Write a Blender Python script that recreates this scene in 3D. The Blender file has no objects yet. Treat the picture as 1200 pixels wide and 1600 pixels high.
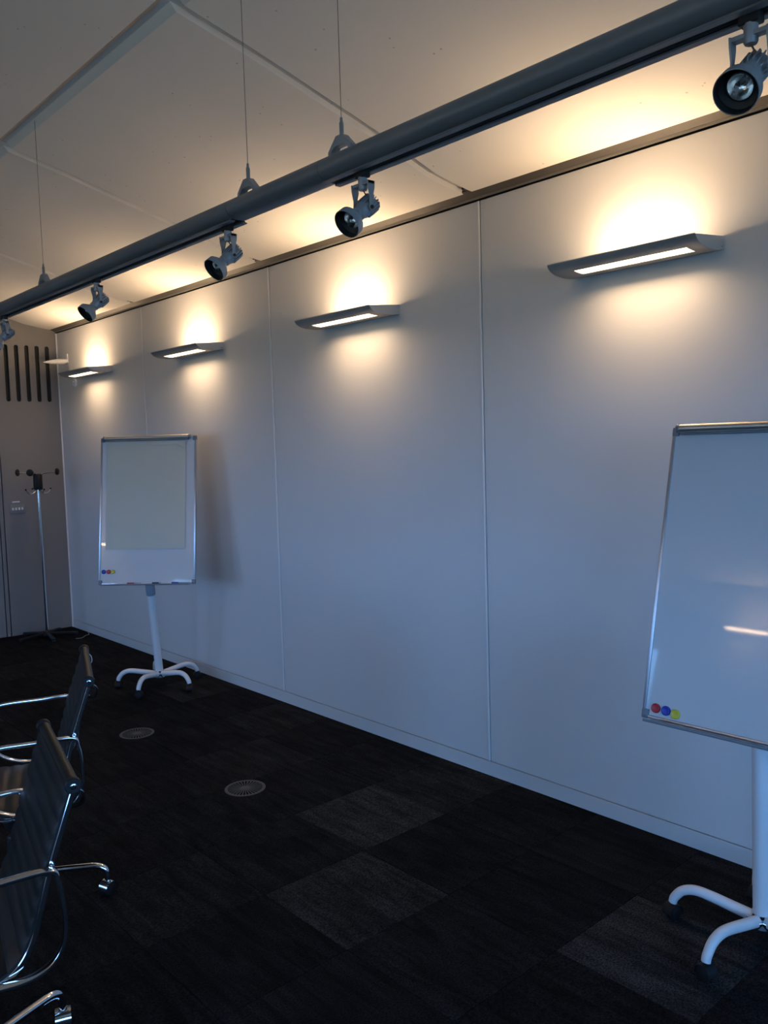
import bpy, bmesh, math, random
from mathutils import Vector, Matrix
random.seed(7)
PI = math.pi
S = bpy.context.scene
COL = S.collection

# ------------------------------------------------------------------ camera
cam_d = bpy.data.cameras.new('camera')
cam_d.sensor_fit = 'VERTICAL'
cam_d.sensor_height = 24.0
cam_d.lens = 1315.6 * 24.0 / 1600.0
cam_d.clip_start = 0.05
cam = bpy.data.objects.new('camera', cam_d)
COL.objects.link(cam)
_r = Vector((0.74400533, -0.6675263, -0.029406))
_u = Vector((0.07429666, 0.0389119, 0.99647673))
_f = Vector((0.66403018, 0.74356876, -0.07854564))
M = Matrix(((_r.x, _u.x, -_f.x, -3.20005), (_r.y, _u.y, -_f.y, 0.0), (_r.z, _u.z, -_f.z, 1.71406), (0, 0, 0, 1)))
cam.matrix_world = M
S.camera = cam

# ------------------------------------------------------------------ view, world, daylight
S.view_settings.view_transform = 'Standard'
S.view_settings.look = 'None'
S.view_settings.gamma = 1.0
S.view_settings.use_curve_mapping = False
S.view_settings.exposure = 0.08
SKY_COL = (0.20, 0.48, 1.0)
SKY_STR = 9.2
LAMP_COL = (1.0, 0.68, 0.40)
LAMP_UP_W = 7.0
LAMP_DOWN_W = 3.5
PANE_STR = 3.0
w = bpy.data.worlds.new('sky'); S.world = w; w.use_nodes = True
bg = w.node_tree.nodes['Background']
bg.inputs[0].default_value = (*SKY_COL, 1); bg.inputs[1].default_value = SKY_STR

# room dimensions (metres): right wall X=0, opposite wall X=XL, back wall Y=YB, window wall Y=YF
XL, YB, YF = -6.75, 8.3038, -3.0
PW = 1.82976           # wall panel / ceiling bay
HW = 2.8955            # top of wall panels
SEAMS = [YB - k * PW for k in range(1, 7)]
# daylight comes in through the ribbon of windows in the opposite long wall (under its uplights): one portal per bay
WZ0, WZ1 = 0.85, 2.15
WIN_BAYS = [(SEAMS[k] + .09, (YB if k == 0 else SEAMS[k - 1]) - .09) for k in (0, 1, 3, 4, 5)]
for (ya, yb) in WIN_BAYS:
    pd = bpy.data.lights.new('daylight_portal', 'AREA'); pd.shape = 'RECTANGLE'
    pd.size = WZ1 - WZ0; pd.size_y = yb - ya; pd.cycles.is_portal = True
    po = bpy.data.objects.new('daylight_portal', pd); COL.objects.link(po)
    po.location = (XL - .215, (ya + yb) / 2, (WZ0 + WZ1) / 2); po.rotation_euler = (0, -PI / 2, 0)   # -Z axis -> +X
FWX = (-5.6, -0.35)      # and through a wide window in the end wall behind the camera
FWZ = (0.85, 2.55)
pd = bpy.data.lights.new('daylight_portal', 'AREA'); pd.shape = 'RECTANGLE'
pd.size = FWX[1] - FWX[0]; pd.size_y = FWZ[1] - FWZ[0]; pd.cycles.is_portal = True
po = bpy.data.objects.new('daylight_portal', pd); COL.objects.link(po)
po.location = ((FWX[0] + FWX[1]) / 2, YF - .235, (FWZ[0] + FWZ[1]) / 2); po.rotation_euler = (PI / 2, 0, 0)   # -Z axis -> +Y

# ------------------------------------------------------------------ materials
def nodes(name):
    m = bpy.data.materials.new(name); m.use_nodes = True
    nt = m.node_tree
    return m, nt, nt.nodes['Principled BSDF']
def mat(name, col, rough=0.5, metal=0.0, spec=0.5, bump=None, var=None, coat=0.0, emit=None, estr=0.0):
    """bump=(scale,strength,distance)  var=(scale,amount)  -> fine relief and soft colour mottling"""
    m, nt, b = nodes(name)
    b.inputs['Base Color'].default_value = (*col, 1)
    b.inputs['Roughness'].default_value = rough
    b.inputs['Metallic'].default_value = metal
    b.inputs['Specular IOR Level'].default_value = spec
    b.inputs['Coat Weight'].default_value = coat
    if emit:
        b.inputs['Emission Color'].default_value = (*emit, 1); b.inputs['Emission Strength'].default_value = estr
    tc = nt.nodes.new('ShaderNodeTexCoord')
    if var:
        n = nt.nodes.new('ShaderNodeTexNoise'); n.inputs['Scale'].default_value = var[0]; n.inputs['Detail'].default_value = 5
        nt.links.new(tc.outputs['Object'], n.inputs['Vector'])
        mx = nt.nodes.new('ShaderNodeMix'); mx.data_type = 'RGBA'
        mx.inputs[6].default_value = (*[c * (1 - var[1]) for c in col], 1)
        mx.inputs[7].default_value = (*[min(1, c * (1 + var[1])) for c in col], 1)
        nt.links.new(n.outputs['Fac'], mx.inputs[0]); nt.links.new(mx.outputs[2], b.inputs['Base Color'])
    if bump:
        n2 = nt.nodes.new('ShaderNodeTexNoise'); n2.inputs['Scale'].default_value = bump[0]; n2.inputs['Detail'].default_value = 4
        nt.links.new(tc.outputs['Object'], n2.inputs['Vector'])
        bp = nt.nodes.new('ShaderNodeBump'); bp.inputs['Strength'].default_value = bump[1]; bp.inputs['Distance'].default_value = bump[2]
        nt.links.new(n2.outputs['Fac'], bp.inputs['Height']); nt.links.new(bp.outputs['Normal'], b.inputs['Normal'])
    return m

MAT = {}
MAT['wall'] = mat('wall_panel_grey', (0.60, 0.60, 0.60), 0.42, spec=0.35, var=(1.2, 0.03), bump=(180, 0.05, 0.001))
MAT['wall_back'] = mat('back_wall_grey', (0.205, 0.20, 0.20), 0.5, spec=0.3, var=(1.4, 0.03))
MAT['strip'] = mat('joint_strip_white', (0.72, 0.72, 0.72), 0.35)
MAT['seal'] = mat('joint_sealant_grey', (0.24, 0.23, 0.22), 0.8)
MAT['gap'] = mat('shadow_gap_dark', (0.02, 0.02, 0.02), 0.8)
MAT['skirt'] = mat('skirting_grey', (0.58, 0.58, 0.58), 0.4)
MAT['trim'] = mat('trim_bronze_metal', (0.066, 0.060, 0.055), 0.5, metal=0.2, var=(6, 0.08))
MAT['trimlip'] = mat('trim_lip_metal', (0.26, 0.25, 0.23), 0.3, metal=0.6)
MAT['rail'] = mat('rail_grey_paint', (0.17, 0.18, 0.195), 0.40, metal=0.15, bump=(300, 0.04, 0.0005))
MAT['railblack'] = mat('rail_black_plastic', (0.012, 0.012, 0.014), 0.45)
MAT['spot'] = mat('spot_grey_paint', (0.30, 0.32, 0.345), 0.36, metal=0.2)
MAT['spotin'] = mat('spot_baffle_black', (0.012, 0.012, 0.013), 0.55)
MAT['reflector'] = mat('lamp_reflector', (0.85, 0.85, 0.85), 0.22, metal=1.0, bump=(60, 0.5, 0.004))
MAT['steel'] = mat('brushed_steel', (0.45, 0.45, 0.46), 0.3, metal=1.0)
MAT['wire'] = mat('steel_wire', (0.22, 0.21, 0.20), 0.4, metal=0.7)
MAT['sconce'] = mat('sconce_grey_metal', (0.36, 0.355, 0.35), 0.45, metal=0.15)
MAT['sconce_end'] = mat('sconce_end_plate', (0.50, 0.50, 0.50), 0.4, metal=0.2)
MAT['sconce_in'] = mat('sconce_inner_reflector', (0.8, 0.8, 0.78), 0.4)
MAT['pane'] = mat('frosted_lit_glass', (0.8, 0.75, 0.65), 0.4, emit=(1.0, 0.80, 0.53), estr=PANE_STR)
MAT['lampglass'] = mat('halogen_lamp_glass', (0.9, 0.9, 0.9), 0.2, emit=(1.0, 0.78, 0.5), estr=12.0)
MAT['white_plastic'] = mat('white_plastic', (0.75, 0.75, 0.75), 0.4)
MAT['board'] = mat('whiteboard_enamel', (0.55, 0.555, 0.56), 0.04, spec=0.5)
MAT['alu'] = mat('aluminium_frame', (0.55, 0.56, 0.58), 0.32, metal=0.9)
MAT['champagne'] = mat('clip_bar_metal', (0.52, 0.48, 0.42), 0.34, metal=0.85)
MAT['corner'] = mat('grey_corner_plastic', (0.16, 0.18, 0.20), 0.45)
MAT['collar'] = mat('grey_collar_plastic', (0.24, 0.27, 0.31), 0.45)
MAT['whitepaint'] = mat('white_powder_coat', (0.66, 0.67, 0.69), 0.38)
MAT['rubber'] = mat('black_caster_plastic', (0.008, 0.008, 0.009), 0.6, spec=0.25)
MAT['chrome'] = mat('chrome', (0.80, 0.80, 0.81), 0.09, metal=1.0)
MAT['paper'] = mat('pad_paper', (0.52, 0.50, 0.42), 0.8, spec=0.2, var=(3, 0.03))
MAT['leather'] = mat('black_leather', (0.010, 0.010, 0.010), 0.46, spec=0.3, bump=(140, 0.25, 0.002))
MAT['blackmetal'] = mat('black_metal', (0.008, 0.008, 0.009), 0.5, spec=0.3)
MAT['door'] = mat('door_grey', (0.20, 0.205, 0.21), 0.5)
MAT['red'] = mat('red_plastic', (0.45, 0.02, 0.035), 0.4)
MAT['blue'] = mat('blue_plastic', (0.012, 0.04, 0.33), 0.4)
MAT['yellow'] = mat('yellow_plastic', (0.62, 0.50, 0.04), 0.4)
MAT['vent'] = mat('vent_grey_metal', (0.045, 0.045, 0.045), 0.55)
MAT['black'] = mat('vent_shade_black', (0.002, 0.002, 0.002), 0.9, spec=0.05)
MAT['cable'] = mat('pale_cable', (0.20, 0.19, 0.17), 0.6)
MAT['copperwire'] = mat('brown_wire', (0.18, 0.09, 0.05), 0.5)
MAT['winframe'] = mat('window_frame_grey', (0.35, 0.36, 0.37), 0.4)

def ceiling_material():
    m, nt, b = nodes('precast_ceiling')
    b.inputs['Roughness'].default_value = 0.75; b.inputs['Specular IOR Level'].default_value = 0.25
    tc = nt.nodes.new('ShaderNodeTexCoord')
    n = nt.nodes.new('ShaderNodeTexNoise'); n.inputs['Scale'].default_value = 1.6; n.inputs['Detail'].default_value = 6
    v = nt.nodes.new('ShaderNodeTexVoronoi'); v.inputs['Scale'].default_value = 17; v.inputs['Randomness'].default_value = 1
    n3 = nt.nodes.new('ShaderNodeTexNoise'); n3.inputs['Scale'].default_value = 5.0
    for x in (n, v, n3): nt.links.new(tc.outputs['Object'], x.inputs['Vector'])
    r1 = nt.nodes.new('ShaderNodeMix'); r1.data_type = 'RGBA'
    r1.inputs[6].default_value = (0.74, 0.71, 0.66, 1); r1.inputs[7].default_value = (0.83, 0.80, 0.75, 1)
    nt.links.new(n.outputs['Fac'], r1.inputs[0])
    # little air holes: small dots of the voronoi cells, only where the noise is high
    lt = nt.nodes.new('ShaderNodeMath'); lt.operation = 'LESS_THAN'; lt.inputs[1].default_value = 0.075
    gt = nt.nodes.new('ShaderNodeMath'); gt.operation = 'GREATER_THAN'; gt.inputs[1].default_value = 0.52
    mu = nt.nodes.new('ShaderNodeMath'); mu.operation = 'MULTIPLY'
    nt.links.new(v.outputs['Distance'], lt.inputs[0]); nt.links.new(n3.outputs['Fac'], gt.inputs[0])
    nt.links.new(lt.outputs[0], mu.inputs[0]); nt.links.new(gt.outputs[0], mu.inputs[1])
    m2 = nt.nodes.new('ShaderNodeMath'); m2.operation = 'MULTIPLY'; m2.inputs[1].default_value = 0.55
    nt.links.new(mu.outputs[0], m2.inputs[0])
    r2 = nt.nodes.new('ShaderNodeMix'); r2.data_type = 'RGBA'; r2.inputs[7].default_value = (0.25, 0.23, 0.2, 1)
    nt.links.new(m2.outputs[0], r2.inputs[0]); nt.links.new(r1.outputs[2], r2.inputs[6])
    nt.links.new(r2.outputs[2], b.inputs['Base Color'])
    bp = nt.nodes.new('ShaderNodeBump'); bp.inputs['Strength'].default_value = 0.15; bp.inputs['Distance'].default_value = 0.002
    n4 = nt.nodes.new('ShaderNodeTexNoise'); n4.inputs['Scale'].default_value = 120
    nt.links.new(tc.outputs['Object'], n4.inputs['Vector']); nt.links.new(n4.outputs['Fac'], bp.inputs['Height'])
    nt.links.new(bp.outputs['Normal'], b.inputs['Normal'])
    return m
MAT['ceiling'] = ceiling_material()

def carpet_material(name, base):
    m, nt, b = nodes(name)
    b.inputs['Roughness'].default_value = 0.95; b.inputs['Specular IOR Level'].default_value = 0.06
    tc = nt.nodes.new('ShaderNodeTexCoord'); oi = nt.nodes.new('ShaderNodeObjectInfo')
    mp = nt.nodes.new('ShaderNodeMapping'); nt.links.new(tc.outputs['Object'], mp.inputs['Vector'])
    ad = nt.nodes.new('ShaderNodeVectorMath'); ad.operation = 'ADD'
    cb = nt.nodes.new('ShaderNodeCombineXYZ'); sc = nt.nodes.new('ShaderNodeMath'); sc.operation = 'MULTIPLY'; sc.inputs[1].default_value = 60
    nt.links.new(oi.outputs['Random'], sc.inputs[0]); nt.links.new(sc.outputs[0], cb.inputs[2])
    nt.links.new(mp.outputs[0], ad.inputs[0]); nt.links.new(cb.outputs[0], ad.inputs[1])
    st = nt.nodes.new('ShaderNodeMapping'); st.inputs['Scale'].default_value = (26, 3.0, 1); st.inputs['Rotation'].default_value = (0, 0, 0.5)
    nt.links.new(ad.outputs[0], st.inputs['Vector'])
    n1 = nt.nodes.new('ShaderNodeTexNoise'); n1.inputs['Scale'].default_value = 1.0; n1.inputs['Detail'].default_value = 6; n1.inputs['Distortion'].default_value = 0.8
    n2 = nt.nodes.new('ShaderNodeTexNoise'); n2.inputs['Scale'].default_value = 160; n2.inputs['Detail'].default_value = 3
    n3 = nt.nodes.new('ShaderNodeTexNoise'); n3.inputs['Scale'].default_value = 5; n3.inputs['Detail'].default_value = 5
    nt.links.new(st.outputs[0], n1.inputs['Vector']); nt.links.new(ad.outputs[0], n2.inputs['Vector']); nt.links.new(ad.outputs[0], n3.inputs['Vector'])
    def rng(sock, a, b2, lo, hi):
        r = nt.nodes.new('ShaderNodeMapRange'); nt.links.new(sock, r.inputs[0])
        for i, v in enumerate((a, b2, lo, hi)): r.inputs[i + 1].default_value = v
        return r.outputs[0]
    def mul(a, b2):
        k = nt.nodes.new('ShaderNodeMath'); k.operation = 'MULTIPLY'; nt.links.new(a, k.inputs[0]); nt.links.new(b2, k.inputs[1]); return k.outputs[0]
    f = mul(rng(n1.outputs['Fac'], .35, .7, .6, 1.55), rng(n2.outputs['Fac'], .35, .75, .35, 2.2))
    f = mul(f, rng(n3.outputs['Fac'], .3, .7, .75, 1.25))
    f = mul(f, rng(oi.outputs['Random'], 0, 1, .8, 1.15))
    vm = nt.nodes.new('ShaderNodeVectorMath'); vm.operation = 'SCALE'; vm.inputs[0].default_value = base
    nt.links.new(f, vm.inputs['Scale']); nt.links.new(vm.outputs[0], b.inputs['Base Color'])
    bp = nt.nodes.new('ShaderNodeBump'); bp.inputs['Strength'].default_value = 0.6; bp.inputs['Distance'].default_value = 0.004
    nt.links.new(n2.outputs['Fac'], bp.inputs['Height']); nt.links.new(bp.outputs['Normal'], b.inputs['Normal'])
    return m
MAT['carpet'] = carpet_material('carpet_dark', (0.0080, 0.0081, 0.0088))
MAT['carpet_mid'] = carpet_material('carpet_mid', (0.0118, 0.0120, 0.0128))
MAT['carpet_light'] = carpet_material('carpet_light', (0.0190, 0.0194, 0.0202))

def glass_material():
    m = bpy.data.materials.new('window_glass'); m.use_nodes = True
    nt = m.node_tree; nt.nodes.remove(nt.nodes['Principled BSDF'])
    t = nt.nodes.new('ShaderNodeBsdfTransparent'); g = nt.nodes.new('ShaderNodeBsdfGlossy'); g.inputs['Roughness'].default_value = 0.02
    f = nt.nodes.new('ShaderNodeFresnel'); mx = nt.nodes.new('ShaderNodeMixShader')
    nt.links.new(f.outputs[0], mx.inputs[0]); nt.links.new(t.outputs[0], mx.inputs[1]); nt.links.new(g.outputs[0], mx.inputs[2])
    nt.links.new(mx.outputs[0], nt.nodes['Material Output'].inputs['Surface'])
    return m
MAT['glass'] = glass_material()

# ------------------------------------------------------------------ helpers
def link_obj(name, me, m, parent=None, smooth=False, sharp=38):
    me.materials.append(MAT[m] if isinstance(m, str) else m)
    if smooth:
        for p in me.polygons: p.use_smooth = True
        try: me.set_sharp_from_angle(angle=math.radians(sharp))
        except Exception: pass
    o = bpy.data.objects.new(name, me); COL.objects.link(o)
    if parent: o.parent = parent
    return o
def mesh_from(name, V, F):
    me = bpy.data.meshes.new(name); me.from_pydata([tuple(v) for v in V], [], F); me.update()
    bm = bmesh.new(); bm.from_mesh(me); bmesh.ops.recalc_face_normals(bm, faces=bm.faces); bm.to_mesh(me); bm.free()
    return me
def poly(name, V, F, m, parent=None, smooth=False):
    return link_obj(name, mesh_from(name, V, F), m, parent, smooth)
def box_mesh(name, x0, x1, y0, y1, z0, z1, bevel=0.0, seg=1):
    bm = bmesh.new(); bmesh.ops.create_cube(bm, size=1)
    for v in bm.verts:
        v.co = Vector((x0 + (v.co.x + .5) * (x1 - x0), y0 + (v.co.y + .5) * (y1 - y0), z0 + (v.co.z + .5) * (z1 - z0)))
    if bevel > 0: bmesh.ops.bevel(bm, geom=bm.edges[:], offset=bevel, segments=seg, affect='EDGES', profile=0.5)
    bmesh.ops.recalc_face_normals(bm, faces=bm.faces)
    me = bpy.data.meshes.new(name); bm.to_mesh(me); bm.free(); return me
def box(name, x0, x1, y0, y1, z0, z1, m, parent=None, bevel=0.0, seg=1):
    return link_obj(name, box_mesh(name, min(x0, x1), max(x0, x1), min(y0, y1), max(y0, y1), min(z0, z1), max(z0, z1), bevel, seg), m, parent, bevel > 0 and seg > 1)
def frames(P, closed=False):
    n = len(P); T = []
    for i in range(n):
        a = P[(i - 1) % n] if (closed or i > 0) else P[i]
        b = P[(i + 1) % n] if (closed or i < n - 1) else P[i]
        T.append((b - a).normalized())
    ref = Vector((0, 0, 1)) if abs(T[0].z) < .9 else Vector((0, 1, 0))
    N = [(ref - ref.dot(T[0]) * T[0]).normalized()]
    for i in range(1, n):
        v = N[-1] - N[-1].dot(T[i]) * T[i]
        N.append(v.normalized())
    return T, N
def smooth_path(P, n=6, closed=False):
    P = [Vector(p) for p in P]; out = []
    L = len(P); rngs = range(L if closed else L - 1)
    for i in rngs:
        p1, p2 = P[i], P[(i + 1) % L]
        p0 = P[(i - 1) % L] if (closed or i > 0) else p1 * 2 - p2
        p3 = P[(i + 2) % L] if (closed or i + 2 < L) else p2 * 2 - p1
        for k in range(n):
            t = k / n
            out.append(0.5 * ((2 * p1) + (p2 - p0) * t + (2 * p0 - 5 * p1 + 4 * p2 - p3) * t * t + (3 * p1 - p0 - 3 * p2 + p3) * t ** 3))
    if not closed: out.append(P[-1])
    return out
def tube_mesh(name, path, r, sides=12, closed=False, flat=None, nrm=None):
    """sweep a round (or flat=(half width along binormal, half thickness along normal)) section along a path; r may be a list"""
    P = [Vector(p) for p in path]; T, N = frames(P, closed)
    if nrm is not None:      # fixed binormal direction
        Bf = Vector(nrm)
        N = [Bf.cross(t).normalized() for t in T]
    V, F = [], []; n = len(P)
    for i in range(n):
        B = T[i].cross(N[i])
        rr = r[i] if isinstance(r, (list, tuple)) else r
        for k in range(sides):
            a = 2 * PI * k / sides
            if flat:
                c, s = math.cos(a), math.sin(a)
                e = 0.55
                V.append(P[i] + B * flat[0] * math.copysign(abs(c) ** e, c) + N[i] * flat[1] * math.copysign(abs(s) ** e, s))
            else:
                V.append(P[i] + (N[i] * math.cos(a) + B * math.sin(a)) * rr)
    m = n if closed else n - 1
    for i in range(m):
        j = (i + 1) % n
        for k in range(sides):
            k2 = (k + 1) % sides
            F.append((i * sides + k, i * sides + k2, j * sides + k2, j * sides + k))
    if not closed:
        F.append(tuple(range(sides))[::-1]); F.append(tuple((n - 1) * sides + k for k in range(sides)))
    return mesh_from(name, V, F)
def tube(name, path, r, m, parent=None, sides=12, closed=False, flat=None, nrm=None):
    return link_obj(name, tube_mesh(name, path, r, sides, closed, flat, nrm), m, parent, True)
def lathe_mesh(name, prof, seg=32, origin=(0, 0, 0), axis=(0, 0, 1), closed=False):
    """prof = [(radius, distance along axis)]"""
    A = Vector(axis).normalized(); O = Vector(origin)
    ref = Vector((0, 0, 1)) if abs(A.z) < .9 else Vector((1, 0, 0))
    U = (ref - ref.dot(A) * A).normalized(); W = A.cross(U)
    V, F = [], []; n = len(prof)
    for (r, h) in prof:
        for k in range(seg):
            a = 2 * PI * k / seg
            V.append(O + A * h + (U * math.cos(a) + W * math.sin(a)) * max(r, 1e-5))
    for i in range(n if closed else n - 1):
        j = (i + 1) % n
        for k in range(seg):
            k2 = (k + 1) % seg
            F.append((i * seg + k, i * seg + k2, j * seg + k2, j * seg + k))
    if not closed:
        F.append(tuple(range(seg))[::-1]); F.append(tuple((n - 1) * seg + k for k in range(seg)))
    return mesh_from(name, V, F)
def lathe(name, prof, m, parent=None, seg=32, origin=(0, 0, 0), axis=(0, 0, 1), closed=False):
    return link_obj(name, lathe_mesh(name, prof, seg, origin, axis, closed), m, parent, True)
def prism_y(name, prof, y0, y1, m, parent=None, smooth=False):
    """closed XZ profile extruded along Y"""
    n = len(prof)
    V = [(x, y0, z) for x, z in prof] + [(x, y1, z) for x, z in prof]
    F = [(i, (i + 1) % n, n + (i + 1) % n, n + i) for i in range(n)] + [tuple(range(n))[::-1], tuple(range(n, 2 * n))]
    return poly(name, V, F, m, parent, smooth)
def thing(name, label, cat, loc=(0, 0, 0), rz=0.0, group=None):
    o = bpy.data.objects.new(name, None); COL.objects.link(o); o.empty_display_size = 0.1
    o.location = loc; o.rotation_euler = (0, 0, rz); o['label'] = label; o['category'] = cat
    if group: o['group'] = group
    return o
def tag(o, label, cat, group=None):
    o['label'] = label; o['category'] = cat
    if group: o['group'] = group
    return o
def struct(o):
    o['kind'] = 'structure'; return o
def copy_tree(o, parent=None):
    c = o.copy(); COL.objects.link(c)
    if parent: c.parent = parent
    for ch in list(o.children): copy_tree(ch, c)
    return c
def curve_sheet(name, outer, holes, depth, m, parent, place):
    """flat sheet with rounded holes; outer / holes are lists of 2D points; place maps (u, v, w) -> xyz"""
    cu = bpy.data.curves.new(name, 'CURVE'); cu.dimensions = '2D'; cu.fill_mode = 'BOTH'; cu.extrude = depth / 2
    for pts in [outer] + holes:
        sp = cu.splines.new('POLY'); sp.points.add(len(pts) - 1); sp.use_cyclic_u = True
        for p, q in zip(sp.points, pts): p.co = (q[0], q[1], 0, 1)
    t = bpy.data.objects.new(name, cu); COL.objects.link(t)
    bpy.context.view_layer.update()
    me = bpy.data.meshes.new_from_object(t.evaluated_get(bpy.context.evaluated_depsgraph_get()))
    bpy.data.objects.remove(t); bpy.data.curves.remove(cu)
    for v in me.vertices: v.co = place(v.co.x, v.co.y, v.co.z)
    me.name = name; me.materials.clear()
    bm = bmesh.new(); bm.from_mesh(me); bmesh.ops.recalc_face_normals(bm, faces=bm.faces); bm.to_mesh(me); bm.free()
    return link_obj(name, me, m, parent)

# ------------------------------------------------------------------ unseen ground added below the windows, tan to bounce warmer light onto the ceiling
MAT['bounce_ground'] = mat('added_tan_ground', (0.46, 0.31, 0.17), 0.9, var=(.3, .15))
_g = struct(poly('floor_outside_added', [(-300, -300, -7), (300, -300, -7), (300, 300, -7), (-300, 300, -7)], [(0, 1, 2, 3)], 'bounce_ground'))

# ------------------------------------------------------------------ floor and carpet tiles
floor = struct(box('floor', XL - .3, .3, YF - .3, YB + .3, -.2, -.004, 'gap'))
TX, TY, TS = -0.4931, 3.1663, 0.5
tile_me = {}
for key in ('carpet', 'carpet_mid', 'carpet_light'):
    me = box_mesh('carpet_tile', -TS / 2 + .0006, TS / 2 - .0006, -TS / 2 + .0006, TS / 2 - .0006, -.006, 0, .0012)
    me.materials.append(MAT[key]); tile_me[key] = me
light_tiles = {(-1, -1), (-2, -2), (-1, -4), }
mid_tiles = {(0, -1), (-2, 7), (-1, 7), (0, 8), (0, 2), (-4, 3), (-3, 5), (0, -4), (-1, 1), (1, -1), (0, 4), (-3, -1)}
restV, restF = [], []
for i in range(-13, 2):
    for j in range(-13, 12):
        cx, cy = TX + (i + .5) * TS, TY + (j + .5) * TS
        x0, x1 = max(cx - TS / 2, XL), min(cx + TS / 2, 0.0)
        y0, y1 = max(cy - TS / 2, YF), min(cy + TS / 2, YB)
        if x1 - x0 < .01 or y1 - y0 < .01: continue
        key = 'carpet_light' if (i, j) in light_tiles else 'carpet_mid' if (i, j) in mid_tiles else 'carpet'
        if cx > -3.6 and cy > .1:
            if x1 - x0 > .49 and y1 - y0 > .49:
                o = bpy.data.objects.new('carpet_tile', tile_me[key]); COL.objects.link(o); o.parent = floor; o.location = (cx, cy, 0)
            else:
                me = box_mesh('carpet_tile', x0 - cx + .0006, x1 - cx - .0006, y0 - cy + .0006, y1 - cy - .0006, -.006, 0)
                o = link_obj('carpet_tile', me, key, floor); o.location = (cx, cy, 0)
        else:
            b = len(restV)
            restV += [(x0, y0, -.001), (x1, y0, -.001), (x1, y1, -.001), (x0, y1, -.001)]; restF.append((b, b + 1, b + 2, b + 3))
o = poly('carpet_tile', restV, restF, 'carpet', floor); o['kind'] = 'stuff'

# ------------------------------------------------------------------ right wall: backing, panels, joint strips, skirting, head trim
def side_wall(name, x, sgn):
    """sgn=-1: room lies on the -X side"""
    X = lambda d: x + sgn * d           # d = distance out of the wall into the room
    wall = struct(box(name, X(-.20), X(-.012), YF - .2, YB + .2, 0, 3.0, 'gap'))
    ys = [YB] + SEAMS + [YF]
    for a, b in zip(ys[:-1], ys[1:]):
        if a - b < .02: continue
        box('wall_panel', X(-.012), X(0), b + .004, a - (.004 if a < YB else 0), .0765, HW, 'wall', wall, .0015)
    for y in SEAMS:
        if y > YF: box('joint_strip', X(-.008), X(.0035), y + .001, y + .011, .0765, HW, 'strip', wall, .001)
    return wall, X
wall_right, XR = side_wall('wall_right', 0.0, -1)
XO = lambda d: XL + d
wall_left = struct(box('wall_left', XL - .20, XL, YF - .2, YB + .2, 0, WZ0, 'wall'))
box('wall_head', XL - .20, XL, YF - .2, YB + .2, WZ1, 3.0, 'wall', wall_left)
_e = [YF - .2] + [v for bay in WIN_BAYS[::-1] for v in bay] + [YB + .2]
for a, b in zip(_e[::2], _e[1::2]): box('wall_pier', XL - .20, XL, a, b, WZ0, WZ1, 'wall', wall_left)
for k, (ya, yb) in enumerate(WIN_BAYS):
    wn = struct(box('window_%d' % (k + 1), XL - .14, XL - .06, ya, yb, WZ0, WZ0 + .05, 'winframe'))
    box('window_head', XL - .14, XL - .06, ya, yb, WZ1 - .05, WZ1, 'winframe', wn)
    for y in (ya, (ya + yb) / 2 - .025, yb - .05): box('mullion', XL - .14, XL - .06, y, y + .05, WZ0 + .05, WZ1 - .05, 'winframe', wn)
    for y in (ya + .05, (ya + yb) / 2 + .025): box('pane', XL - .104, XL - .098, y, y + (yb - ya) / 2 - .075, WZ0 + .05, WZ1 - .05, 'glass', wn)
def skirting(name, X):
    b = struct(prism_y(name, [(X(-.012), 0), (X(.004), 0), (X(.004), .0725), (X(-.012), .0725)], YF, YB, 'skirt'))
    return b
skirting('baseboard_right', XR); struct(prism_y('baseboard_left', [(XL, 0), (XL + .004, 0), (XL + .004, .0725), (XL, .0725)], YF, YB, 'skirt'))
def head_trim(name, X):
    t = struct(prism_y(name, [(X(-.012), 2.908), (X(.006), 2.908), (X(.070), 2.933), (X(.070), 2.975), (X(-.012), 2.975)], YF, YB, 'trim'))
    prism_y('lip', [(X(.004), 2.9035), (X(.012), 2.9035), (X(.016), 2.911), (X(.004), 2.909)], YF, YB, 'trimlip', t)
    for y in SEAMS:
        if y > YF: box('gasket', X(.05), X(.105), y - .028, y + .022, 2.934, 2.962, 'gap', t, .002)
    return t
head_trim('trim_1', XR); head_trim('trim_2', XO)

# ------------------------------------------------------------------ back wall: slotted panel, door leaf, gaps
wall_back = struct(box('wall_back', XL - .2, .2, YB + .03, YB + .22, 0, 3.8, 'gap'))
def slot(cx, z0, z1, wd, n=8):
    r = wd / 2; out = []
    for k in range(n + 1): a = PI * k / n; out.append((cx + r * math.cos(a), z1 - r + r * math.sin(a)))
    for k in range(n + 1): a = PI + PI * k / n; out.append((cx + r * math.cos(a), z0 + r + r * math.sin(a)))
    return out
GX = -.590
ZT = 3.6
slots = [slot(c, 2.232, 2.767, .040) for c in (-.484, -.388, -.292, -.196, -.100)]
curve_sheet('slotted_panel', [(GX, .004), (-.004, .004), (-.004, ZT), (GX, ZT)], slots, .02, 'wall_back', wall_back,
            lambda u, v, w_: (u, YB + .010 + w_, v))
box('slot_back', GX, -.004, YB + .028, YB + .032, 2.1, 2.9, 'gap', wall_back)
box('jamb_strip', GX - .040, GX - .008, YB, YB + .02, .004, ZT, 'wall_back', wall_back, .001)
curve_sheet('slotted_panel', [(XL, .004), (-1.60, .004), (-1.60, ZT), (XL, ZT)],
            [slot(-1.72 - .096 * k, 2.232, 2.767, .040) for k in range(5)], .02, 'wall_back', wall_back, lambda u, v, w_: (u, YB + .010 + w_, v))
box('head_panel', -1.59, GX - .048, YB, YB + .02, 2.60, ZT, 'wall_back', wall_back, .001)
door = struct(box('door_1', -1.585, GX - .048, YB + .002, YB + .024, .006, 2.592, 'door', None, .001))
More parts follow.
